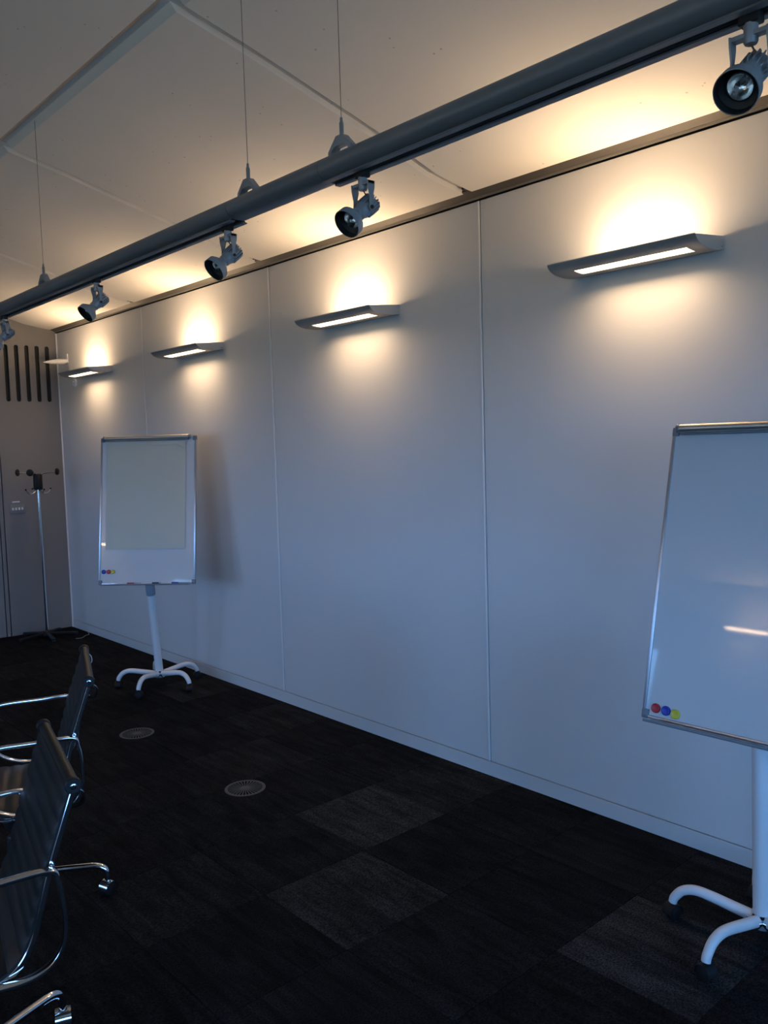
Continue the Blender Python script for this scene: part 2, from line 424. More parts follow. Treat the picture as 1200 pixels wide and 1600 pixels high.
tube('door_handle', smooth_path([(-1.49, YB, 1.04), (-1.49, YB - .05, 1.04), (-1.47, YB - .06, 1.04), (-1.36, YB - .06, 1.04)], 5), .009, 'steel', door)
# pale corner strip between back wall and right wall
struct(prism_y('trim_3', [(-.010, .0), (-.0005, .0), (-.0005, HW), (-.010, HW)], YB - .012, YB, 'strip'))

# ------------------------------------------------------------------ end wall behind the camera
wall_front = struct(box('wall_front', XL - .2, .2, YF - .22, YF, 0, FWZ[0], 'wall'))
box('wall_head', XL - .2, .2, YF - .22, YF, FWZ[1], 3.8, 'wall', wall_front)
box('wall_pier', XL - .2, FWX[0], YF - .22, YF, FWZ[0], FWZ[1], 'wall', wall_front)
box('wall_pier', FWX[1], .2, YF - .22, YF, FWZ[0], FWZ[1], 'wall', wall_front)
win = struct(box('window_6', FWX[0], FWX[1], YF - .14, YF - .06, FWZ[0], FWZ[0] + .05, 'winframe'))
box('window_head', FWX[0], FWX[1], YF - .14, YF - .06, FWZ[1] - .05, FWZ[1], 'winframe', win)
for k in range(5):
    x = FWX[0] + (FWX[1] - FWX[0] - .05) * k / 4
    box('mullion', x, x + .05, YF - .14, YF - .06, FWZ[0] + .05, FWZ[1] - .05, 'winframe', win)
    if k < 4: box('pane', x + .05, x + (FWX[1] - FWX[0] - .05) / 4, YF - .104, YF - .098, FWZ[0] + .05, FWZ[1] - .05, 'glass', win)

# ------------------------------------------------------------------ vaulted precast ceiling, one panel per bay
PROF = [(-.03, 2.926), (-.09, 2.931), (-.20, 2.947), (-.31, 2.967), (-.45, 3.011), (-.62, 3.066), (-.78, 3.110), (-.95, 3.155), (-1.10, 3.196), (-1.33, 3.256), (-1.585, 3.316)]
PROF2 = [(-1.663, 3.333), (-2.0, 3.392), (-2.4, 3.444), (-2.8, 3.474), (-3.375, 3.487)]
PROF2 = PROF2 + [(XL - x, z) for x, z in PROF2[::-1][1:]]
PROF3 = [(XL - x, z) for x, z in PROF[::-1]]
ceiling = struct(box('ceiling', XL - .2, .2, YF - .2, YB + .2, 3.75, 3.9, 'gap'))
RISE = .022
def bay_panel(prof, y0, y1, left_margin, right_margin, thick=.10):
    """panel field with a stepped margin (recessed RISE upwards) on its near edge and along the ridge-side groove"""
    P = [(x, z, 0) for x, z in prof]
    dn = lambda a, b, d: (a[0] + (b[0] - a[0]) * d / math.hypot(b[0] - a[0], b[1] - a[1]), a[1] + (b[1] - a[1]) * d / math.hypot(b[0] - a[0], b[1] - a[1]))
    if left_margin:      # the -X end
        a, b = prof[-1], prof[-2]; e = dn(a, b, -.020)
        P = P + [(a[0] - .026, a[1] + .006, RISE), (a[0] - .050, a[1] + .012, RISE)]
    if right_margin:
        a, b = prof[0], prof[1]
        P = [(a[0] + .050, a[1] + .012, RISE), (a[0] + .026, a[1] + .006, RISE)] + P
    Y = [(y0 + .0042, RISE), (y0 + .046, RISE), (y0 + .052, 0), (y1 - .0042, 0)]
    V, F = [], []; n = len(P); m = len(Y)
    for (y, ry) in Y:
        for (x, z, rx) in P: V.append((x, y, z + max(rx, ry)))
    for (y, ry) in Y:
        for (x, z, rx) in P: V.append((x, y, z + max(rx, ry) + thick))
    O = n * m
    for r in range(m - 1):
        for c in range(n - 1):
            a, b, cc, d = r * n + c, r * n + c + 1, (r + 1) * n + c + 1, (r + 1) * n + c
            F.append((a, b, cc, d)); F.append((O + a, O + d, O + cc, O + b))
    for c in range(n - 1):
        F.append((c, O + c, O + c + 1, c + 1)); q = (m - 1) * n + c; F.append((q, q + 1, O + q + 1, O + q))
    for r in range(m - 1):
        a, d = r * n, (r + 1) * n; F.append((a, d, O + d, O + a))
        a, d = r * n + n - 1, (r + 1) * n + n - 1; F.append((a, O + a, O + d, d))
    return link_obj('ceiling_panel', mesh_from('ceiling_panel', V, F), 'ceiling', ceiling, True, 14)
def joint_seal(prof, y):
    V = [(x, y + q, z + .005 + t) for t in (0, .03) for q in (-.004, .004) for x, z in prof]; n = len(prof); F = []
    for i in range(n - 1):
        F += [(i, i + 1, n + i + 1, n + i), (2 * n + i, 3 * n + i, 3 * n + i + 1, 2 * n + i + 1), (i, 2 * n + i, 2 * n + i + 1, i + 1), (n + i, n + i + 1, 3 * n + i + 1, 3 * n + i)]
    F += [(0, n, 3 * n, 2 * n), (n - 1, 3 * n - 1, 4 * n - 1, 2 * n - 1)]
    poly('joint_seal', V, F, 'seal', ceiling)
for y in SEAMS:
    for pr in (PROF, PROF2, PROF3): joint_seal(pr, y)
ys = [YB + .02] + SEAMS + [YF]
for a, b in zip(ys[:-1], ys[1:]):
    if a - b < .05: continue
    bay_panel(PROF, b, a, True, False)
    bay_panel(PROF2, b, a, False, False)
    bay_panel(PROF3, b, a, False, True)

# ------------------------------------------------------------------ wall uplights (sconces)
def make_sconce(label, group, loc, rz=0.0):
    """local frame: wall plane x=0, room towards -x, length along y, z=0 at world 2.42"""
    t = thing('wall_uplight', label, 'wall light', loc, rz, group)
    HL = .335
    arc = smooth_path([(-.222, 0, .037), (-.212, 0, .024), (-.196, 0, .013), (-.175, 0, .0055), (-.150, 0, .001), (-.100, 0, -.002), (-.045, 0, .001), (0, 0, .008)], 3)
    arc = [(p.x, p.z) for p in arc]
    S0, S1 = -.172, -.104                      # the slot for the glass strip, in x
    YA, YBs = -.275, .235                      # ... and in y
    th = .004
    def strip(xa, xb, ya, yb):
        pts = [p for p in arc if xa - 1e-6 <= p[0] <= xb + 1e-6]
        def at(x):
            for (p, q) in zip(arc[:-1], arc[1:]):
                if p[0] <= x <= q[0]: return p[1] + (q[1] - p[1]) * (x - p[0]) / (q[0] - p[0] + 1e-9)
            return arc[-1][1]
        pts = [(xa, at(xa))] + [p for p in pts if xa + 1e-4 < p[0] < xb - 1e-4] + [(xb, at(xb))]
        return pts, at
    V, F = [], []
    def add(xa, xb, ya, yb):
        pts, _ = strip(xa, xb, ya, yb); n = len(pts); b = len(V)
        for (x, z) in pts: V.append((x, ya, z))
        for (x, z) in pts: V.append((x, yb, z))
        for (x, z) in pts: V.append((x, ya, z + th))
        for (x, z) in pts: V.append((x, yb, z + th))
        for i in range(n - 1):
            F.append((b + i, b + i + 1, b + n + i + 1, b + n + i)); F.append((b + 2 * n + i, b + 3 * n + i, b + 3 * n + i + 1, b + 2 * n + i + 1))
            F.append((b + i, b + 2 * n + i, b + 2 * n + i + 1, b + i + 1)); F.append((b + n + i, b + n + i + 1, b + 3 * n + i + 1, b + 3 * n + i))
        F.append((b, b + n, b + 3 * n, b + 2 * n)); F.append((b + n - 1, b + 3 * n - 1, b + 4 * n - 1, b + 2 * n - 1))
    add(arc[0][0], S0, -HL, HL); add(S1, 0, -HL, HL); add(S0, S1, -HL, YA); add(S0, S1, YBs, HL)
    poly('shell', V, F, 'sconce', t, True)
    for s in (-1, 1):
        ya, yb = (s * HL, s * (HL - .004))
        pr = arc + [(0, .058)]
        V2 = [(x, ya + s * .0008, z + .0005) for x, z in pr] + [(x, yb, z + .0005) for x, z in pr]; n = len(pr)
        F2 = [(i, (i + 1) % n, n + (i + 1) % n, n + i) for i in range(n)] + [tuple(range(n))[::-1], tuple(range(n, 2 * n))]
        poly('end_plate', V2, F2, 'sconce_end', t)
    box('back_plate', -.006, 0, -HL + .004, HL - .004, .009, .055, 'sconce_in', t)
    _, at = strip(S0, S1, 0, 0)
    L3 = (YBs - YA) / 3
    for k in range(3):
        ya, yb = YA + L3 * k + .002, YA + L3 * (k + 1) - .002
        xs = [S0 + .001 + (S1 - S0 - .002) * i / 4 for i in range(5)]
        V3 = [(x, ya, at(x) + .0012) for x in xs] + [(x, yb, at(x) + .0012) for x in xs] + [(x, ya, at(x) + .0035) for x in xs] + [(x, yb, at(x) + .0035) for x in xs]
        n = 5; F3 = []
        for i in range(4):
            F3 += [(i, i + 1, n + i + 1, n + i), (2 * n + i, 3 * n + i, 3 * n + i + 1, 2 * n + i + 1), (i, 2 * n + i, 2 * n + i + 1, i + 1), (n + i, n + i + 1, 3 * n + i + 1, 3 * n + i)]
        F3 += [(0, n, 3 * n, 2 * n), (n - 1, 3 * n - 1, 4 * n - 1, 2 * n - 1)]
        poly('glass_pane', V3, F3, 'pane', t)
    ln = bpy.data.lights.new('halogen_lamp', 'AREA'); ln.shape = 'RECTANGLE'; ln.size = .05; ln.size_y = .34
    ln.energy = LAMP_UP_W; ln.color = LAMP_COL
    lo = bpy.data.objects.new('halogen_lamp', ln); COL.objects.link(lo); lo.parent = t
    lo.location = (-.132, 0, .016); lo.rotation_euler = (PI, 0, 0)
    dn = bpy.data.lights.new('halogen_lamp', 'AREA'); dn.shape = 'RECTANGLE'; dn.size = .05; dn.size_y = .44
    dn.energy = LAMP_DOWN_W; dn.color = LAMP_COL; dn.spread = math.radians(168)
    do = bpy.data.objects.new('halogen_lamp', dn); COL.objects.link(do); do.parent = t
    do.location = (-.140, -.02, -.0045); do.rotation_euler = (0, math.radians(12), 0)
    box('screw', -.020, -.014, -HL - .0022, -HL - .0005, .014, .020, 'chrome', t)
    return t
YC = [1.576 + .335 + PW * k for k in range(4)]
GRP = 'wall uplights along the panelled wall'
sl = ['nearest grey wall uplight, largest of the row, above the glossy whiteboard',
      'second grey wall uplight from the right, between two panel joints at mid wall',
      'grey wall uplight above and right of the flip chart with paper pad',
      'smallest farthest grey wall uplight, next to the room corner']
s0 = make_sconce(sl[0], GRP, (0, YC[0], 2.42))
for k in range(1, 4):
    c = copy_tree(s0); c.location = (0, YC[k], 2.42); c['label'] = sl[k]
ol = ['grey wall uplight on the unseen opposite wall, mirrored in the glossy whiteboard', 'first grey wall uplight of the opposite wall, out of frame',
      'third grey wall uplight of the opposite wall, out of frame', 'last grey wall uplight of the opposite wall, out of frame by the back wall']
for k, y in enumerate((YC[1], YC[0], YC[2], YC[3])):
    c = copy_tree(s0); c.location = (XL, y, 2.42); c.rotation_euler = (0, 0, PI); c['label'] = ol[k]; c['group'] = 'wall uplights on the opposite wall'

# small white fittings by the corner
t = thing('wall_fitting', 'small white wing-shaped fitting jutting from the wall by the corner, above farthest uplight', 'fitting', (0, 8.06, 2.60))
V, F = [], []
secs = [(0.0, .020, .016, .012), (-.03, .030, .024, .004), (-.09, .034, .026, .0), (-.15, .030, .020, -.006), (-.20, .020, .011, -.010), (-.228, .006, .003, -.012)]
for (x, hw, hh, zc) in secs:
    for k in range(12):
        a = 2 * PI * k / 12; V.append((x, hw * math.cos(a), zc + hh * math.sin(a)))
for i in range(len(secs) - 1):
    for k in range(12): F.append((i * 12 + k, i * 12 + (k + 1) % 12, (i + 1) * 12 + (k + 1) % 12, (i + 1) * 12 + k))
F += [tuple(range(12)), tuple((len(secs) - 1) * 12 + k for k in range(12))]
poly('body', V, F, 'white_plastic', t, True)
box('bracket', -.008, 0, -.022, .022, -.01, .075, 'white_plastic', t, .002)
t = thing('wall_sensor', 'tiny pale round fitting on the wall just under the farthest uplight', 'sensor', (0, 7.90, 2.392))
lathe('body', [(.001, -.002), (.038, -.002), (.038, .010), (.030, .018), (.001, .018)], 'white_plastic', t, 20, (0, 0, 0), (-1, 0, 0))
lathe('lens', [(.001, .017), (.014, .018), (.011, .026), (.001, .029)], 'white_plastic', t, 16, (0, 0, 0), (-1, 0, 0))

# ------------------------------------------------------------------ suspended spotlight track
RX, RZ = -1.605, 2.520
def rail_profile(slot_open=True):
    a, b = .050, .036; out = []
    N = 28
    for k in range(N + 1):          # from the right bottom lip over the top to the left bottom lip
        ang = math.radians(-70) + math.radians(320) * k / N
        out.append((RX + a * math.cos(ang), RZ + b * math.sin(ang)))
    if slot_open:
        xl, zl = out[-1]; xr, zr = out[0]
        out += [(RX - .0135, zl), (RX - .0135, zl + .014), (RX + .0135, zl + .014), (RX + .0135, zl)]
    return out
track = thing('track_rail', 'long grey suspended spotlight track hanging on thin wires below the ceiling', 'light track', (0, 0, 0))
track.location = (RX, 2.2, RZ)
def rel(o, base=(RX, 2.2, RZ)):
    o.location = (-base[0], -base[1], -base[2]); return o
J0, J1 = 1.977, 2.478
for (ya, yb, so) in ((-1.6, J0 - .001, True), (J0 + .001, J1 - .001, False), (J1 + .001, 6.6, True)):
    rel(prism_y('rail_segment' if so else 'rail_coupler', rail_profile(so), ya, yb, 'rail', track, True))
    if so: rel(box('busbar_slot', RX - .0130, RX + .0130, ya + .002, yb - .002, RZ - .0235, RZ - .0200, 'railblack', track))
    # thin side ledge that runs along the lower edge of the profile
    if so:
        for s in (-1, 1):
            xs = sorted((RX + s * .0340, RX + s * .0140))
            rel(box('edge_ledge', xs[0], xs[1], ya, yb, RZ - .0410, RZ - .0362, 'rail', track, .001))
            xs = sorted((RX + s * .0260, RX + s * .0150))
            rel(box('ledge_web', xs[0], xs[1], ya, yb, RZ - .0362, RZ - .0325, 'railblack', track))
def ceil_z(x):
    pts = PROF + PROF2
    for (p, q) in zip(pts[:-1], pts[1:]):
        if q[0] <= x <= p[0]: return p[1] + (q[1] - p[1]) * (x - p[0]) / (q[0] - p[0])
    return 3.33
for y in (-.6, 1.92, 2.41, 4.25, 6.3):
    pr = [(-.052, .0), (-.040, .0), (-.036, .012), (-.020, .022), (.020, .022), (.036, .012), (.040, .0), (.052, .0), (.050, .014), (.014, .050), (-.014, .050), (-.050, .014)]
    zt = RZ + .034
    V = [(RX - .012, y + u, zt + v) for u, v in pr] + [(RX + .012, y + u, zt + v) for u, v in pr]; n = len(pr)
    F = [(i, (i + 1) % n, n + (i + 1) % n, n + i) for i in range(n)] + [tuple(range(n))[::-1], tuple(range(n, 2 * n))]
    hb = rel(poly('hanger_bracket', V, F, 'spot', track))
    f = lathe('ferrule', [(.001, .045), (.0065, .045), (.0065, .085), (.004, .090), (.004, .100), (.001, .100)], 'spot', hb, 12, (RX, y, zt))
    wr = tube('suspension_wire', [(RX, y, zt + .095), (RX, y, 3.345)], .0011, 'wire', hb, 6)

SPG = 'spotlights clipped under the suspended track'
def make_spot(label, y, yaw=PI, tilt=37.0):
    """local frame: origin on the underside of the track; head aims along local +x and down"""
    t = thing('track_spotlight', label, 'spotlight', (RX, y, RZ - .036), yaw, SPG)
    box('adapter', -.0125, .0125, -.020, .020, -.020, .006, 'railblack', t, .002)
    lathe('stem', [(.001, -.018), (.013, -.018), (.013, -.050), (.011, -.054), (.001, -.054)], 'spot', t, 20)
    # yoke: cross bar and two tapering arms down to the pivot
    pv = -.106
    V, F = [], []
    for s in (-1, 1):
        yv = s * .034
        pts = [(-.012, -.040, 0.010), (.012, -.040, .010), (.014, -.046, .033), (.007, -.080, .035), (.0075, pv - .006, .035), (-.0075, pv - .006, .035), (-.007, -.080, .035), (-.014, -.046, .033)]
    yoke = []
    for s in (-1, 1):
        arm = [(-.013, -.034), (.013, -.034), (.012, -.052), (.006, -.076), (.0075, pv - .002), (.004, pv - .008), (-.004, pv - .008), (-.0075, pv - .002), (-.006, -.076), (-.012, -.052)]
        Va = [(x, s * .0325, z) for x, z in arm] + [(x, s * .0360, z) for x, z in arm]; n = len(arm)
        Fa = [(i, (i + 1) % n, n + (i + 1) % n, n + i) for i in range(n)] + [tuple(range(n))[::-1], tuple(range(n, 2 * n))]
        a = poly('yoke_arm', Va, Fa, 'spot', t)
        lathe('pivot_screw', [(.001, 0), (.0055, 0), (.0055, .003), (.001, .003)], 'railblack', a, 12, (0, s * .0355, pv), (0, s, 0))
    prism = [(-.010, -.034), (.010, -.034), (.010, -.042), (-.010, -.042)]
    V = [(x, -.036, z) for x, z in prism] + [(x, .036, z) for x, z in prism]
    poly('yoke_bridge', V, [(0, 1, 5, 4), (1, 2, 6, 5), (2, 3, 7, 6), (3, 0, 4, 7), (3, 2, 1, 0), (4, 5, 6, 7)], 'spot', t)
    tube('wire', smooth_path([(0, 0, -.052), (-.008, .004, -.068), (-.016, 0, -.082), (-.022, -.002, -.096)], 5), .0018, 'copperwire', t, 6)
    A = Vector((math.cos(math.radians(tilt)), 0, -math.sin(math.radians(tilt)))); O = Vector((0, 0, pv))
    # body: ribbed heat sink behind, smooth barrel in front, neck
    K = .86
    sc = lambda pr: [(r * K, h * K) for r, h in pr]
    bd = lathe('body', sc([(.001, -.052), (.020, -.052), (.026, -.046), (.026, .010), (.023, .014), (.023, .030), (.019, .034), (.017, .042), (.001, .042)]), 'spot', t, 28, O, A)
    U = Vector((0, 1, 0)); W = A.cross(U)
    V, F = [], []
    for k in range(16):
        a = 2 * PI * k / 16; D = U * math.cos(a) + W * math.sin(a); Tn = -U * math.sin(a) + W * math.cos(a)
        b = len(V)
        for (h, r) in ((-.056, .018), (-.056, .026), (-.048, .033), (-.006, .033), (.004, .024), (-.006, .018)):
            for q in (-.0013, .0013): V.append(O + A * h * K + D * r * K + Tn * q)
        for i in range(6):
            j = (i + 1) % 6; F.append((b + 2 * i, b + 2 * j, b + 2 * j + 1, b + 2 * i + 1))
        F.append(tuple(b + 2 * i for i in range(6))); F.append(tuple(b + 2 * i + 1 for i in range(6))[::-1])
    poly('cooling_fins', V, F, 'spot', bd)
    sh = lathe('shade', sc([(.018, .036), (.026, .046), (.040, .060), (.047, .068), (.048, .094), (.0462, .0945), (.0452, .070), (.038, .062), (.024, .048), (.018, .040)]), 'spot', t, 36, O, A, True)
    lathe('baffle', sc([(.0460, .0940), (.0450, .071), (.030, .063), (.029, .064), (.0440, .0725), (.0448, .0940)]), 'spotin', sh, 36, O, A, True)
    rf = lathe('reflector', sc([(.030, .0665), (.027, .056), (.018, .044), (.006, .0395), (.001, .039), (.001, .0402), (.006, .0408), (.017, .0455), (.0255, .0568), (.0285, .0665)]), 'reflector', t, 28, O, A, True)
    lathe('lamp_rim', sc([(.0275, .064), (.0305, .064), (.0305, .068), (.0275, .068)]), 'chrome', rf, 28, O, A, True)
    lathe('capsule', sc([(.001, .041), (.004, .042), (.004, .055), (.001, .058)]), 'steel', rf, 12, O, A)
    return t
spots = [(.735, 'nearest and largest track spotlight, at the upper right edge, its reflector in view', 2.0, 38),
         (1.835, 'track spotlight hanging just right of the middle suspension wire', 0.0, 38),
         (2.55, 'track spotlight hanging below the left of the two middle wires', 0.0, 40),
         (3.64, 'track spotlight second from the far end, before the corner wall light', 0.0, 42),
         (4.86, 'smallest track spotlight, at the left edge in front of the slotted wall', 0.0, 42)]
for (y, lb, dy, tl) in spots: make_spot(lb, y, PI + math.radians(dy), tl)

# ------------------------------------------------------------------ flip charts
def twin_caster(parent, loc, ang, chrome=False, R=.025):
    """black twin wheel caster, top of stem at +z .07"""
    ca, sa = math.cos(ang), math.sin(ang); x, y = loc
    ax = (-sa, ca, 0)
    hoodm = 'chrome' if chrome else 'rubber'
    pr = [(.001, -.021), (R - .004, -.021), (R, -.018), (R, -.004), (R - .006, -.003), (R - .006, .003), (R, .004), (R, .018), (R - .004, .021), (.001, .021)]
    c = lathe('caster', pr, 'rubber', parent, 20, (x, y, R), ax)
    # hood over the wheels and its stem
    V, F = [], []; N = 9
    for j, q in enumerate((-.0225, .0225)):
        for k in range(N):
            a = math.radians(-10) + math.radians(200) * k / (N - 1)
            for rr in (R + .0015, R + .0045):
                V.append((x + ca * math.cos(a) * rr - sa * q, y + sa * math.cos(a) * rr + ca * q, R + math.sin(a) * rr))
    for k in range(N - 1):
        i0, o0, i1, o1 = 2 * k, 2 * k + 1, 2 * k + 2, 2 * k + 3; b = 2 * N
        F += [(o0, o1, b + o1, b + o0), (i0, b + i0, b + i1, i1), (i0, i1, o1, o0), (b + i0, b + o0, b + o1, b + i1)]
    F += [(0, 1, 2 * N + 1, 2 * N), (2 * N - 2, 4 * N - 2, 4 * N - 1, 2 * N - 1)]
    poly('caster_hood', V, F, hoodm, c, True)
    lathe('stem', [(.001, 2 * R), (.0085, 2 * R), (.0085, .078), (.001, .078)], hoodm, c, 12, (x, y, 0))
    return c
def flipchart(label, hub, phi, leg0, B, tilt, W=.70, H=1.045, lift=0.0):
    """local frame: x along the board, -y the face; B = board bottom centre in local coords"""
    t = thing('flipchart_stand', label, 'flip chart', (hub[0], hub[1], 0), phi)
    ct, st = math.cos(tilt), math.sin(tilt)
    def at(u, v, d=0.0):    # board coordinates -> local (d = out of the face)
        return Vector((B[0] + u, B[1] + v * st - d * ct, B[2] + v * ct + d * st))
    def bbox(name, u0, u1, v0, v1, d0, d1, m, parent, bevel=0.0, seg=1):
        me = box_mesh(name, u0, u1, v0, v1, d0, d1, bevel, seg)
        for v in me.vertices: v.co = at(v.co.x, v.co.y, v.co.z)
        bm = bmesh.new(); bm.from_mesh(me); bmesh.ops.recalc_face_normals(bm, faces=bm.faces); bm.to_mesh(me); bm.free()
        return link_obj(name, me, m, parent, bevel > 0 and seg > 1)
    h2 = W / 2
    bd = bbox('board', -h2 + .008, h2 - .008, .012, H - .008, -.012, 0, 'board', t)
    for s in (-1, 1):
        a, b = sorted((s * h2, s * (h2 - .012)))
        bbox('side_frame', a, b, .02, H - .02, -.014, .005, 'alu', t, .002, 2)
    bbox('top_frame', -h2 + .02, h2 - .02, H - .016, H, -.014, .006, 'alu', t, .002, 2)
    bbox('bottom_frame', -h2 + .02, h2 - .02, 0, .012, -.014, .005, 'alu', t, .002, 2)
    for s in (-1, 1):
        for v0, v1 in ((0, .030), (H - .030, H)):
            a, b = sorted((s * (h2 + .001), s * (h2 - .026)))
            bbox('corner_cap', a, b, v0 - .001, v1 + .001, -.015, .0065, 'corner', t, .004, 2)
    # pad clamp: half round bar with end knobs
    bar = link_obj('clamp_bar', tube_mesh('clamp_bar', [at(-.312, H - .008, .023), at(.300, H - .008, .023)], .0155, 18), 'champagne', t, True)
    for u in (-.312, .300):
        k = -1 if u < 0 else 1
        me = lathe_mesh('clamp_knob', [(.001, 0), (.0165, 0), (.0165, .010), (.012, .015), (.001, .015)], 20, at(u, H - .008, .023), (k, 0, 0))
        link_obj('clamp_knob', me, 'corner', bar, True)
    bbox('clamp_plate', -.315, .303, H - .030, H - .020, .007, .018, 'corner', bar, .003, 2)
    # pen tray
    tr = bbox('pen_tray', -h2 + .035, h2 - .035, -.006, -.002, -.002, .060, 'corner', t, .001)
    bbox('tray_lip', -h2 + .035, h2 - .035, -.006, .004, .057, .060, 'corner', tr, .001)
    # column: lower tube, grey collar, thinner inner tube to the tilt bracket on the back of the board
    p0 = Vector((0, 0, .10)); p1 = at(B[3], .02, -.085); p1 = Vector((p1.x, p1.y, B[2] - .005 + lift))
    dv = (p1 - p0).normalized()
    link_obj('column', tube_mesh('column', [p0, p1 - dv * .06], .0285, 24), 'whitepaint', t, True)
    link_obj('collar', tube_mesh('collar', [p1 - dv * .09, p1 - dv * .085, p1 - dv * .015, p1 - dv * .01], [.031, .033, .033, .031], 24), 'collar', t, True)
    bk = at(B[3], .42, -.05)
    link_obj('inner_tube', tube_mesh('inner_tube', [p1 - dv * .05, p1 + dv * .05, at(B[3], .30, -.055), bk], .018, 18), 'whitepaint', t, True)
    bbox('tilt_bracket', B[3] - .07, B[3] + .07, .34, .50, -.075, -.0125, 'corner', t, .006, 2)
    lathe('hub', [(.001, .070), (.030, .070), (.034, .078), (.034, .108), (.030, .112), (.001, .112)], 'collar', t, 24)
    lathe('hub_ring', [(.0300, .108), (.0335, .108), (.0345, .113), (.0335, .120), (.0300, .120)], 'chrome', t, 24, closed=True)
    for k in range(5):
        a = leg0 + 2 * PI * k / 5 - phi; c, s = math.cos(a), math.sin(a)
        pth = smooth_path([(.030 * c, .030 * s, .098), (.10 * c, .10 * s, .110), (.17 * c, .17 * s, .122), (.222 * c, .222 * s, .125), (.265 * c, .265 * s, .110), (.293 * c, .293 * s, .078), (.300 * c, .300 * s, .058)], 5)
        n = len(pth)
        lg = link_obj('leg', tube_mesh('leg', pth, [.0195 - .0045 * i / (n - 1) for i in range(n)], 14), 'whitepaint', t, True)
        tube('leg_clamp', [(.026 * c, .026 * s, .093), (.044 * c, .044 * s, .0955)], .0205, 'chrome', lg, 16)
        twin_caster(t, (.300 * c, .300 * s), a + 1.1 + .4 * k)
    rot = Matrix.Rotation(phi, 4, 'Z'); T = Matrix.Translation((hub[0], hub[1], 0))
    def world(u, v, d=0.0): return (T @ rot) @ at(u, v, d)
    nrm = (rot @ Vector((0, -ct, st))).normalized(); up = (rot @ Vector((0, st, ct))).normalized(); rt = (rot @ Vector((1, 0, 0))).normalized()
    return t, world, rt, up, nrm
def board_matrix(origin, rt, up, nrm):
    return Matrix(((rt.x, up.x, nrm.x, origin.x), (rt.y, up.y, nrm.y, origin.y), (rt.z, up.z, nrm.z, origin.z), (0, 0, 0, 1)))
def loc_in(hub, phi, P):
    return Matrix.Rotation(-phi, 3, 'Z') @ Vector((P[0] - hub[0], P[1] - hub[1], P[2]))

hubF, phF = (-.408, 5.652), -.828
bF = loc_in(hubF, phF, (-.558, 5.476, .795))
fc, wF, rF, uF, nF = flipchart('flip chart stand with cream paper pad, in front of the far wall', hubF, phF, math.radians(70), (bF.x, bF.y, bF.z, -.012), .173, .70, 1.045)
hubN, phN = (-.485, 1.200), -1.55
bN = loc_in(hubN, phN, (-.579, 1.234, .728))
nc, wN, rN, uN, nN = flipchart('bare glossy whiteboard flip chart stand at the right edge', hubN, phN, math.radians(99.5), (bN.x, bN.y, bN.z, .03), .225, .70, 1.045, .10)

# paper pad on the far board: a few sheets, slightly curled top corner
pad = thing('paper_pad', 'cream blank paper pad clamped on the far flip chart board', 'paper')
pad.matrix_world = board_matrix(wF(0, 0, 0), rF, uF, nF)
for i, (u0, u1, v0, v1) in enumerate(((-.303, .272, .249, 1.012), (-.300, .275, .2475, 1.012))):
    V, F = [], []; nu, nv = 12, 14
    for sgn in (0, 1):
        for a in range(nv + 1):
            for b in range(nu + 1):
                u = u0 + (u1 - u0) * b / nu; v = v0 + (v1 - v0) * a / nv
                d = .0012 + .0035 * i + .0016 * math.sin(b * .7 + i) * (1 - a / nv)
                V.append((u, v, d + .0012 * sgn))
    m = (nu + 1) * (nv + 1)
    for a in range(nv):
        for b in range(nu):
            p = a * (nu + 1) + b; qd = (p, p + 1, p + nu + 2, p + nu + 1)
            F.append(qd); F.append(tuple(m + x for x in qd[::-1]))
    for b in range(nu):
        F.append((b, m + b, m + b + 1, b + 1)); p = nv * (nu + 1) + b; F.append((p, p + 1, m + p + 1, m + p))
    for a in range(nv):
        p = a * (nu + 1); F.append((p, p + nu + 1, m + p + nu + 1, m + p)); p += nu; F.append((p, m + p, m + p + nu + 1, p + nu + 1))
    poly('sheet', V, F, 'paper', pad, True)
# torn stub of an old sheet along the top
V = [(-.30, .990, .0072), (-.29, .985, .0075), (-.1, .984, .0078), (.12, .981, .008), (.215, .986, .009), (.272, .950, .013), (.274, 1.006, .007), (-.30, 1.008, .0068)]
V2 = [(x, y, z + .0008) for x, y, z in V]; n = len(V)
poly('torn_stub', V + V2, [(i, (i + 1) % n, n + (i + 1) % n, n + i) for i in range(n)] + [tuple(range(n))[::-1], tuple(range(n, 2 * n))], 'paper', pad)

def magnet(world, rt, up, nrm, u, v, m, label, group, r=.0165):
    t = thing('magnet', label, 'magnet', group=group)
    t.matrix_world = board_matrix(world(u, v, .0002), rt, up, nrm)
    lathe('cap', [(.001, 0), (r, 0), (r, .005), (r * .93, .0075), (r * .80, .0085), (r * .72, .0078), (.001, .0078)], m, t, 24)
    lathe('rim', [(r * .98, .0005), (r * 1.03, .0005), (r * 1.03, .002), (r * .98, .002)], m, t, 24, closed=True)
for (u, m) in ((-.314, 'blue'), (-.277, 'red'), (-.246, 'yellow')):
    magnet(wF, rF, uF, nF, u, .091, m, '%s round magnet on the far flip chart board' % m, 'magnets on the far board', .015)
for (u, v, m) in ((-.300, .040, 'red'), (-.262, .0385, 'blue'), (-.226, .034, 'yellow')):
    magnet(wN, rN, uN, nN, u, v, m, '%s round magnet on the near whiteboard corner' % m, 'magnets on the near whiteboard', .0165)
